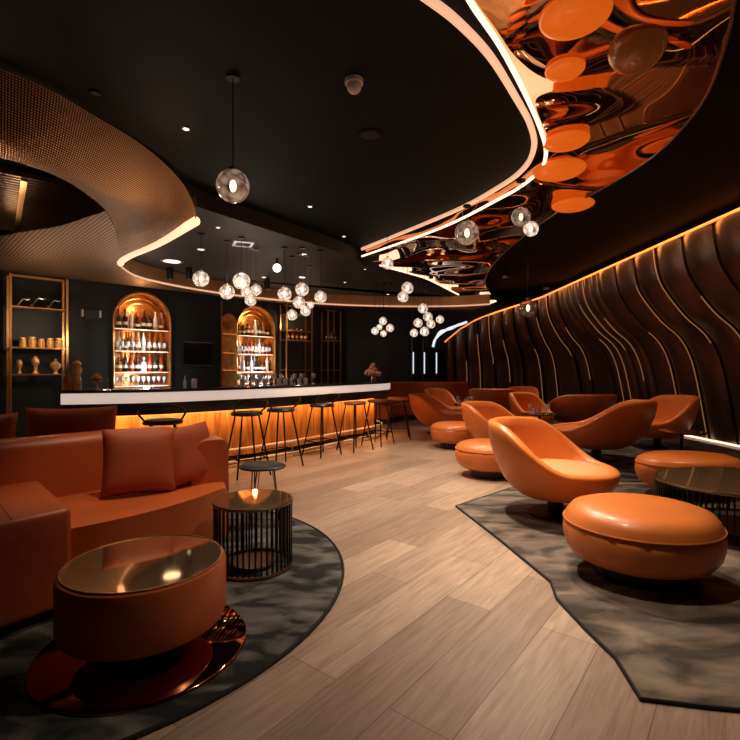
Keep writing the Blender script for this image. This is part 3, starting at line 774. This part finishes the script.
# curved banquette at the back
bp_ = sm([(-.05, 11.6, 0), (.35, 12.6, 0), (1.3, 13.1, 0), (2.2, 12.95, 0), (2.75, 13.4, 0)], 6)
t = thing('curved_banquette', 'long curved brown-orange banquette along the far back wall', 'banquette', (1, 12.5, 0))
lb_ = [p-Vector((1, 12.5, 0)) for p in bp_]
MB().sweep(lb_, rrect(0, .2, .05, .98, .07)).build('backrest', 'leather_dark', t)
MB().sweep(lb_, rrect(-.55, .0, .12, .45, .07)).build('seat', 'rust', t)
MB().sweep(lb_, rrect(-.48, .1, .0, .12, .01)).build('plinth', 'black', t)

# small cocktail tables with glassware
def ctable(label, x, y, h=.5, r=.3, z=0.0):
    t = thing('cocktail_table', label, 'table', (x, y, z))
    MB().lathe([(r, h-.02), (r, h), (0, h)], seg=32).build('table_top', 'velvet', t)
    MB().lathe([(.025, .02), (.025, h-.02)], seg=16).build('stem', 'blackmetal', t)
    MB().lathe([(r*.6, 0), (r*.6, .015), (.03, .03)], seg=28).build('foot', 'blackmetal', t)
    return t
TB = [(3.0, 8.5, .52, 'small black cocktail table between the far armchairs, right of centre', 'on the black table right of centre'),
      (2.05, 10.4, .56, 'small black cocktail table in the far lounge, left of centre', 'on the far black table left of centre'),
      (4.55, 7.0, .4, 'low black side table between the wide armchair and the bronze wall', None)]
for x, y, h_, lab, on in TB:
    zz = .007 if x > 2.4 else 0
    ctable(lab, x, y, h_, .3, zz)
    if on:
        for k in range(5):
            a_ = k*1.26
            put(tb if k % 2 else gl, (x+.16*math.cos(a_), y+.16*math.sin(a_), h_+zz+.0005), ('clear tumbler ' if k % 2 else 'stemmed glass ')+on, 'glass', ('tumblers ' if k % 2 else 'stemmed glasses ')+on)

# ------------------------------------------------------------------ wire drum tables
def drum(label, loc, rx, ry, h, n, name='wire_drum_table', zc=.0):
    t = thing(name, label, 'table', loc)
    b = MB()
    for k in range(n):
        a_ = 2*PI*k/n; b.box((rx*math.cos(a_), ry*math.sin(a_), h/2), (.011, .007, h-.02), a_+PI/2)
    b.build('wire_cage', 'blackmetal', t)
    for nm, z in (('bottom_ring', .012), ('top_ring', h-.012)):
        MB().tube([(rx*math.cos(2*PI*k/60), ry*math.sin(2*PI*k/60), z) for k in range(60)], .011, 6, True).build(nm, 'bronze', t)
    MB().lathe([(.975, h-.012), (.975, h), (0, h)], seg=60, ex=rx, ey=ry).build('glass_top', 'glasstop', t)
    MB().lathe([(.55, .012), (.55, .03), (0, .03)], seg=40, ex=rx, ey=ry).build('inner_shelf', 'bronze', t)
    return t
drum('round black wire drum side table with mirrored top beside the sofa', (-.77, 3.17, RUG), .25, .25, .44, 44)
drum('large oval wire coffee table with bronze mirrored top at the right edge', (3.1, 3.86, RUG), .74, .56, .4, 96)

# hairpin stool behind the side table
t = thing('hairpin_stool', 'low black stool on thin hairpin legs behind the wire side table', 'stool', (-.91, 4.05, .0))
MB().lathe([(.1, .465), (.19, .475), (.2, .49), (.17, .51), (.05, .5), (0, .5)], seg=30, ey=.8).build('seat', 'seatblack', t)
for a_ in (.5, 2.2, 4.2):
    MB().tube([(.1*math.cos(a_-.25), .08*math.sin(a_-.25), .47), (.15*math.cos(a_), .13*math.sin(a_), .006), (.1*math.cos(a_+.25), .08*math.sin(a_+.25), .47)], .006, 6).build('leg', 'blackmetal', t)

# drum coffee table
t = thing('drum_coffee_table', 'round rust leather drum coffee table with bronze mirror top', 'coffee table', (-1.045, 2.235, RUG))
r_ = .36
MB().lathe([(.3, .13), (r_-.03, .13), (r_-.008, .142), (r_, .17), (r_, .37), (r_-.006, .392), (r_-.02, .4), (r_-.03, .398)], seg=72).build('leather_drum', 'rust', t)
MB().lathe([(r_-.022, .39), (r_-.022, .402), (0, .402)], seg=72).build('mirror_top', 'glasstop', t)
MB().tube([((r_-.02)*math.cos(2*PI*k/72), (r_-.02)*math.sin(2*PI*k/72), .402) for k in range(72)], .004, 6, True).build('rim', 'gold', t)
MB().lathe([(.2, .014), (.2, .13)], seg=40).build('core', 'black', t)
MB().lathe([(.455, 0), (.455, .01), (.45, .014), (0, .014)], seg=72).build('base_plate', 'baseplate', t)

# ------------------------------------------------------------------ sofa
sofa = thing('sectional_sofa', 'rust leather sectional sofa in the left foreground', 'sofa', (-2.0, 3.1, RUG))
SO = Vector((-2.0, 3.1, 0))
def L2(pts): return [(p[0]-SO.x, p[1]-SO.y) for p in pts]
front = sm([(-1.78, 2.46, 0), (-1.5, 2.7, 0), (-1.27, 3.0, 0), (-1.1, 3.38, 0), (-1.06, 3.55, 0), (-1.15, 3.7, 0)], 5)
seatp = [(p.x, p.y) for p in front]+[(-1.45, 3.78), (-1.75, 3.68), (-2.5, 3.0), (-2.2, 3.15)]
MB().prism(L2(seatp), .06, .43, .05, 4).build('seat', 'rust', sofa)
bk_ = sm([(-3.1, 2.2, 0), (-2.5, 2.9, 0), (-2.02, 3.43, 0), (-1.78, 3.68, 0), (-1.6, 3.78, 0), (-1.42, 3.76, 0), (-1.27, 3.6, 0)], 6)
bkl = [p-SO for p in bk_]
sec = rrect(-.02, .22, .05, .83, .075, 5); sec = [(o-(.10*(1-h_/.9) if o < .1 else 0), h_) for o, h_ in sec]
rows_ = []
nb = len(bkl)
for i, p in enumerate(bkl):
    t_ = (bkl[min(i+1, nb-1)]-bkl[max(i-1, 0)]); t_.normalize(); nr = Vector((-t_.y, t_.x, 0))
    f_ = max(0, (i/nb-.6)/.4); zs = 1-.10*f_
    rows_.append([p+nr*o+Vector((0, 0, h_*zs)) for o, h_ in sec])
b = MB(); b.loft(rows_, True, True, True); b.build('backrest', 'rust', sofa)
blk = [(-2.25, 3.24), (-1.57, 2.53), (-2.25, 1.62), (-2.95, 2.35)]
MB().prism(L2(blk), .05, .56, .035, 4).build('left_arm_block', 'rust', sofa)
MB().tube([Vector((*L2([p])[0], .562)) for p in [(-2.42, 3.02), (-1.74, 2.33)]], .003, 6).build('seam', 'leather_dark', sofa)
MB().prism(L2([(-1.65, 2.5), (-1.2, 3.4), (-1.35, 3.75), (-2.3, 2.9), (-2.5, 2.3), (-2.2, 1.9)]), 0, .06).build('plinth', 'black', sofa)
def pillow(name, label, loc, w, h_, tk, rz, rx, m='rust_fabric', ry=0):
    b = MB(); rows_ = []; n = 18
    for sgn in (1, -1):
        g = []
        for i in range(n+1):
            r2 = []
            for j in range(n+1):
                u = 2*i/n-1; v = 2*j/n-1
                k = ((1-u**4)*(1-v**4))**.5
                pin = 1-.07*(abs(u)**2*(1-abs(v)**2)+abs(v)**2*(1-abs(u)**2))*0-.05*(1-u*u if abs(v) > .9 else 0)
                r2.append(b.bm.verts.new((u*w/2*(1-.06*(1-v*v)), sgn*tk/2*k, v*h_/2*(1-.06*(1-u*u)))))
            g.append(r2)
        for i in range(n):
            for j in range(n): b.bm.faces.new((g[i][j], g[i+1][j], g[i+1][j+1], g[i][j+1]))
    o = b.build(name, m, None, loc, sharp=2); o.rotation_euler = (rx, ry, rz); return tag(o, label, 'cushion')
pillow('cushion', 'square rust throw cushion with upright corners, leaning in front on the sofa seat', (-1.6, 3.34, .665), .48, .46, .17, math.radians(32), math.radians(-14), ry=.04)
pillow('cushion', 'rust throw cushion tucked in the sofa corner, behind the front cushion', (-1.37, 3.6, .67), .44, .44, .17, math.radians(58), math.radians(-12), ry=-.06)
pillow('cushion', 'long rust back cushion resting on top of the sofa back, at the left edge', (-2.95, 3.5, .70), .62, .55, .18, math.radians(30), -.1)
pillow('cushion', 'rust back cushion peeking above the sofa back, right beside the left one', (-2.45, 3.95, .70), .66, .6, .16, math.radians(22), -.1)
bpy.data.objects['cushion.003'] if 'cushion.003' in bpy.data.objects else None

# ------------------------------------------------------------------ pendants
def in_poly(p, poly):
    c = False
    for a_, b_ in zip(poly, poly[1:]+poly[:1]):
        if (a_.y > p.y) != (b_.y > p.y) and p.x < (b_.x-a_.x)*(p.y-a_.y)/(b_.y-a_.y)+a_.x: c = not c
    return c
CANOPY = ip+rp_+op
def pendant(x, y, Y, r, m='globe', label='', group=None, cat='pendant lamp', top=CEIL):
    p = PD(x, y, Y)
    if in_poly(p, CANOPY): top = MZ
    elif in_poly(p, lowp): top = LC
    t = thing('globe_pendant', label, cat, p, 0, group)
    MB().sphere((0, 0, 0), r, 24).build('globe', m, t)
    MB().sphere((0, 0, 0), r*.28, 12, (.7, .7, 1.3)).build('bulb', 'bulb', t)
    MB().lathe([(r*.22, r*.93), (r*.22, r*1.15), (.005, r*1.2)], seg=12).build('socket', 'bronze', t)
    MB().cone((0, 0, r*1.15), (0, 0, top-p.z), .004, seg=6).build('cord', 'blackmetal', t)
    MB().lathe([(.05, top-p.z-.02), (.05, top-p.z)], seg=16).build('canopy', 'black', t)
    return t
def R_px(rp, Y): return rp*Y/F
pendant(233, 186, 3.6, R_px(16.5, 3.6), 'globe_warm', 'large seeded glass globe pendant hanging alone, nearest the viewer')
PL = [(201, 279, 7.0, 8, 'globe pendant farthest left over the bar, hanging alone'),
      (227, 292, 7.4, 7.5, 'globe pendant at the left of the left bar cluster'),
      (241.5, 281, 7.2, 8.5, 'largest globe pendant at the top of the left bar cluster'),
      (247, 292, 7.6, 6, 'globe pendant in the middle of the left bar cluster'),
      (256, 290, 7.9, 5.5, 'small globe pendant at the right of the left bar cluster'),
      (250.5, 300.5, 7.8, 5.8, 'lowest globe pendant of the left bar cluster'),
      (284.5, 294, 7.8, 7, 'globe pendant at the left of the right bar cluster'),
      (302, 289.5, 7.8, 6.8, 'topmost globe pendant of the right bar cluster'),
      (299, 302.5, 8.2, 6.2, 'globe pendant in the middle of the right bar cluster'),
      (292, 315, 8.4, 5.4, 'lowest globe pendant of the right bar cluster'),
      (305.5, 311, 8.3, 5.2, 'globe pendant low at the right of the right bar cluster'),
      (310.5, 305, 9.2, 3.5, 'smallest globe pendant behind the right bar cluster'),
      (320.5, 297, 8.0, 6.2, 'globe pendant at the far right of the right bar cluster'),
      (387.5, 263.5, 7.9, 6, 'globe pendant hanging beside the pointed tip of the copper canopy'),
      (407.5, 288, 8.6, 6, 'upper globe of the pendant pair under the canopy return edge'),
      (403, 297, 8.9, 5.5, 'lower globe of the pendant pair under the canopy return edge'),
      (423, 308.5, 10, 5, 'topmost globe of the far right globe cluster'),
      (428, 317, 10.4, 4.8, 'centre globe of the far right globe cluster'),
      (418, 323, 10.2, 4.6, 'left globe of the far right globe cluster'),
      (440, 319.5, 10.2, 4, 'rightmost globe of the far right globe cluster'),
      (431, 324, 10.7, 4.5, 'lower right globe of the far right globe cluster'),
      (414, 333, 10, 4, 'lowest left globe of the far right globe cluster'),
      (424.5, 331.5, 9.7, 4.6, 'lowest middle globe of the far right globe cluster'),
      (383, 321, 11, 4, 'topmost globe of the small globe cluster before the back wall'),
      (375, 331, 11, 3.8, 'left globe of the small globe cluster before the back wall'),
      (390, 328, 11, 4, 'right globe of the small globe cluster before the back wall'),
      (379.5, 327, 11.5, 3, 'middle globe of the small globe cluster before the back wall'),
      (383.5, 333.5, 11.2, 3.2, 'lowest globe of the small globe cluster before the back wall')]
for x, y, Y, rp, lab in PL: pendant(x, y, Y, R_px(rp, Y), 'globe', lab)
pendant(528, 308, 8.2, R_px(9, 8.2), 'globe_clear', 'smoky clear globe pendant in front of the bronze wall')
pendant(467, 233, 6.0, R_px(12, 6.0), 'globe_warm', 'amber globe pendant under the copper canopy, left one', top=MZ)
pendant(521, 217, 5.2, R_px(9.5, 5.2), 'globe_warm', 'amber globe pendant under the copper canopy, right of the other amber one', top=MZ)
pendant(531, 229, 5.4, R_px(7.5, 5.4), 'globe', 'small crackled globe just below the right amber globe', top=MZ)
# ceiling fittings
def cpt(x, y):
    p = PZ(x, y, LC)
    return p if in_poly(p, lowp) else PZ(x, y, CEIL)
def downlight(x, y, r, lab, lit=True):
    p = cpt(x, y); t = thing('downlight', lab, 'ceiling light', p)
    MB().lathe([(r, 0), (r, -.012), (r*.75, -.012), (r*.72, -.004)], seg=24).build('trim_ring', 'ceil' if not lit else 'steel', t)
    MB().lathe([(r*.74, -.002), (r*.74, -.008), (0, -.008)], seg=20).build('lens', 'down' if lit else 'black', t)
DL = [(186, 128, .035, 'small lit downlight just right of the mesh bulkhead'), (310, 206, .035, 'small lit downlight right of the large globe'),
      (218, 227, .035, 'small lit downlight below the large globe'), (344, 236, .035, 'small lit downlight left of the light strip tip'),
      (201, 249, .07, 'oval-looking lit downlight left of the square vent'), (303, 254, .07, 'lit downlight right of the square vent'),
      (172, 261, .2, 'wide flat ceiling light beside the gold ring'), (264, 277, .06, 'lit downlight above the left arch-side cluster'),
      (365, 269, .03, 'small lit downlight near the pointed canopy tip'), (388, 294, .05, 'small lit downlight over the far bar end'),
      (302, 277, .09, 'lit downlight behind the right bar cluster'), (345, 282, .04, 'tiny lit downlight between the cluster and the back wall')]
for x, y, r_, lab in DL: downlight(x, y, r_, lab)
downlight(370, 135, .12, 'dark round ceiling vent in the middle of the black ceiling', False)
downlight(96, 93, .05, 'small dark round fitting beside the bulkhead top edge', False)
p = PZ(354, 80, CEIL); t = thing('smoke_detector', 'white dome sensor on the black ceiling near the top', 'smoke detector', p)
MB().lathe([(.07, 0), (.07, -.03)], seg=24).build('mount', 'white', t)
MB().sphere((0, 0, -.05), .055, 20, (1, 1, 1)).build('dome', 'white', t)
p = cpt(243, 244); t = thing('ceiling_vent', 'square white-framed air vent in the black ceiling', 'vent', p, .4)
b = MB()
for sx, sy, dx, dy in ((0, .13, .3, .04), (0, -.13, .3, .04), (.13, 0, .04, .22), (-.13, 0, .04, .22)): b.box((sx, sy, -.006), (dx, dy, .012))
b.build('frame', 'frame_glow', t); MB().box((0, 0, -.004), (.22, .22, .008)).build('grille', 'black', t)
p = PZ(277, 268, 3.12); t = thing('ceiling_lamp', 'small frosted white lamp close to the ceiling between the bar clusters', 'lamp', p)
MB().sphere((0, 0, 0), .075, 16).build('shade', 'down', t); MB().cone((0, 0, .07), (0, 0, LC-3.12), .02, seg=10).build('stem', 'blackmetal', t)
for x, y, lab in ((170, 274, 'black cylinder spotlight on the ceiling, left of the leftmost bar globe'), (189, 274, 'black cylinder spotlight right next to the leftmost one'), (267, 285, 'black cylinder spotlight beside the left bar cluster')):
    p = cpt(x, y-6); t = thing('spotlight', lab, 'spotlight', p)
    MB().lathe([(.06, 0), (.06, -.22), (.05, -.22), (.05, -.2)], seg=18).build('housing', 'black', t)
    MB().lathe([(.045, -.2), (0, -.205)], seg=14).build('lens', 'down', t)
for k, (x, y) in enumerate(((506, 272), (546, 284), (580, 252), (640, 262))):
    if k > 1: continue
    p = PZ(x, y, CEIL); t = thing('spotlight', ['pale spot fitting on the black ceiling, left of the smoky globe', 'pale spot fitting on the black ceiling, right of the smoky globe'][k], 'spotlight', p)
    MB().lathe([(.05, 0), (.09, -.1), (.07, -.14)], seg=16).build('housing', 'bronze', t)

# ------------------------------------------------------------------ lights
def spot(loc, tgt, e, size=70, blend=.8, c=(1, .8, .62), r=.06):
    l = bpy.data.lights.new('spot', 'SPOT'); l.energy = e; l.spot_size = math.radians(size); l.spot_blend = blend
    l.color = c; l.shadow_soft_size = r
    o = bpy.data.objects.new('spot_lamp', l); col.objects.link(o); o.location = loc
    o.rotation_euler = (Vector(tgt)-Vector(loc)).to_track_quat('-Z', 'Y').to_euler(); return o
def point(loc, e, c=(1, .6, .3), r=.05):
    l = bpy.data.lights.new('pt', 'POINT'); l.energy = e; l.color = c; l.shadow_soft_size = r
    o = bpy.data.objects.new('point_lamp', l); col.objects.link(o); o.location = loc; return o
W_ = (1, .80, .62)
spot((.6, 4.8, 3.45), (.5, 4.4, 0), 520, 80, 1, W_)
spot((.1, 6.6, 3.45), (.2, 6.6, 0), 420, 80, 1, W_)
spot((.9, 2.6, 3.3), (.5, 2.5, 0), 190, 80, 1, W_)
spot((1.4, 4.3, 3.3), (1.6, 3.2, 0), 260, 62, .9, (1, .78, .58))
spot((1.7, 5.9, 3.3), (1.8, 4.4, .3), 300, 65, .9, (1, .78, .58))
spot((1.6, 8.0, 3.3), (1.8, 7.2, .3), 260, 70, .9, (1, .78, .58))
spot((1.4, 10.4, 3.4), (1.6, 10, .3), 200, 75, .9, (1, .78, .58))
spot((3.4, 8.6, 3.4), (3.4, 8.2, .3), 220, 75, .9, (1, .74, .52))
spot((3.2, 11.0, 3.4), (3.2, 10.8, .3), 240, 80, .9, (1, .74, .52))
spot((3.4, 4.6, 3.4), (3.2, 4.5, .3), 130, 60, .9, (1, .74, .52))
for Y_ in (3.5, 5.6, 7.6, 9.6, 11.6): spot((3.3, Y_, 3.35), (5.7, Y_+.4, 1.7), 30, 95, 1, (1, .72, .5))  # added wash to brighten the bronze panels, no fixtures built
spot((.8, 11.4, 3.4), (1.2, 12.6, .4), 120, 80, .9, (1, .74, .52))
spot((-1.6, 3.8, 2.85), (-1.5, 3.4, .4), 32, 60, 1, (1, .76, .56))
spot((-1.0, 3.0, 3.4), (-1.45, 3.2, .4), 150, 42, 1, (1, .72, .48))  # added to light the sofa seat from above right, no fixture built
for X_, Y_ in ((-3.0, 6.3), (-2.0, 7.2), (-1.2, 8.2), (-.3, 9.3)): spot((X_, Y_, 3.2), (X_-.1, Y_-.05, 1.07), 38, 55, 1, (1, .82, .66))  # added above the counter to brighten its dark glassware
spot((-.6, 8.5, 3.4), (-.5, 8.2, 0), 120, 90, 1, W_)
for i, (uc, hw, sp) in enumerate(ARCH):
    point(WP(uc, -.05, 2.6), 6, (1, .55, .25)); point(WP(uc, .16, 1.98), 6, (1, .8, .6)); point(WP(uc, .2, 1.5), 9, (.85, .92, 1)); point(WP(uc, .2, 1.12), 11, (.85, .93, 1))
point(WP(2.1, 1.6, 1.9), 12, (1, .7, .45)); point(WP(1.4, .8, 2.0), 12, (1, .7, .45)); point(WP(7.0, .6, 2.5), 8, (1, .65, .35))
point((-1.9, 7.2, 2.7), 14, (1, .8, .6), .15); point((-2.1, 5.0, 2.7), 12, (1, .62, .36), .1); point((-4.3, 5.9, 3.08), 2.5, (1, .66, .4), .03); point((-5.0, 6.7, 3.08), 2.5, (1, .66, .4), .03); point((-3.2, 3.9, 2.6), 9, (1, .62, .4), .1)
def strip(a, b2, tgt, e, c, wd=.04):
    a = Vector(a); b2 = Vector(b2); mid = (a+b2)/2; X_ = (b2-a).normalized(); Z_ = -(Vector(tgt)-mid); Z_ -= X_*Z_.dot(X_); Z_.normalize(); Y_ = Z_.cross(X_)
    l = bpy.data.lights.new('strip', 'AREA'); l.shape = 'RECTANGLE'; l.size = (b2-a).length; l.size_y = wd; l.energy = e; l.color = c
    o = bpy.data.objects.new('strip_lamp', l); col.objects.link(o)
    o.matrix_world = Matrix((( X_.x, Y_.x, Z_.x, mid.x), (X_.y, Y_.y, Z_.y, mid.y), (X_.z, Y_.z, Z_.z, mid.z), (0, 0, 0, 1)))
for i in range(0, 18):
    s0 = 4.2+i*.68
    strip(wpt(s0+.02, 0, -.1)+Vector((0, 0, .04)), wpt(min(LT, s0+.66), 0, -.1)+Vector((0, 0, .04)), wpt(s0+.33, 12, .1), 2.2, (1, .36, .1))
for i in range(0, len(path)-8, 5):
    def off(j, o_, z):
        p = path[j]; t_ = (path[min(j+1, len(path)-1)]-path[max(j-1, 0)]).normalized(); return p+Vector((-t_.y, t_.x, 0))*o_+Vector((0, 0, z))
    strip(off(i, .2, BZ-.33), off(i+5, .2, BZ-.33), off(i+2, .36, .35), 3.6, (1, .47, .17))
w = bpy.data.worlds.new('World'); C.world = w; w.use_nodes = True
w.node_tree.nodes['Background'].inputs[0].default_value = (.5, .62, .7, 1); w.node_tree.nodes['Background'].inputs[1].default_value = .02
# ------------------------------------------------------------------ camera
cam = bpy.data.cameras.new('Camera'); cam.sensor_width = 36; cam.lens = 36*F/740; cam.clip_start = .05
co = bpy.data.objects.new('Camera', cam); col.objects.link(co); co.location = (0, 0, H); co.rotation_euler = (PI/2, 0, 0)
C.camera = co
C.view_settings.view_transform = 'Standard'; C.view_settings.look = 'None'; C.view_settings.exposure = 0; C.view_settings.gamma = 1
C.view_settings.use_curve_mapping = False
# remove prototypes never placed
dead = [o for o in bpy.data.objects if o.type == 'MESH' and o.parent is None and 'kind' not in o and 'label' not in o]
dead += [x for x in bpy.data.objects if x.parent in dead]
for o in dead: bpy.data.objects.remove(o)
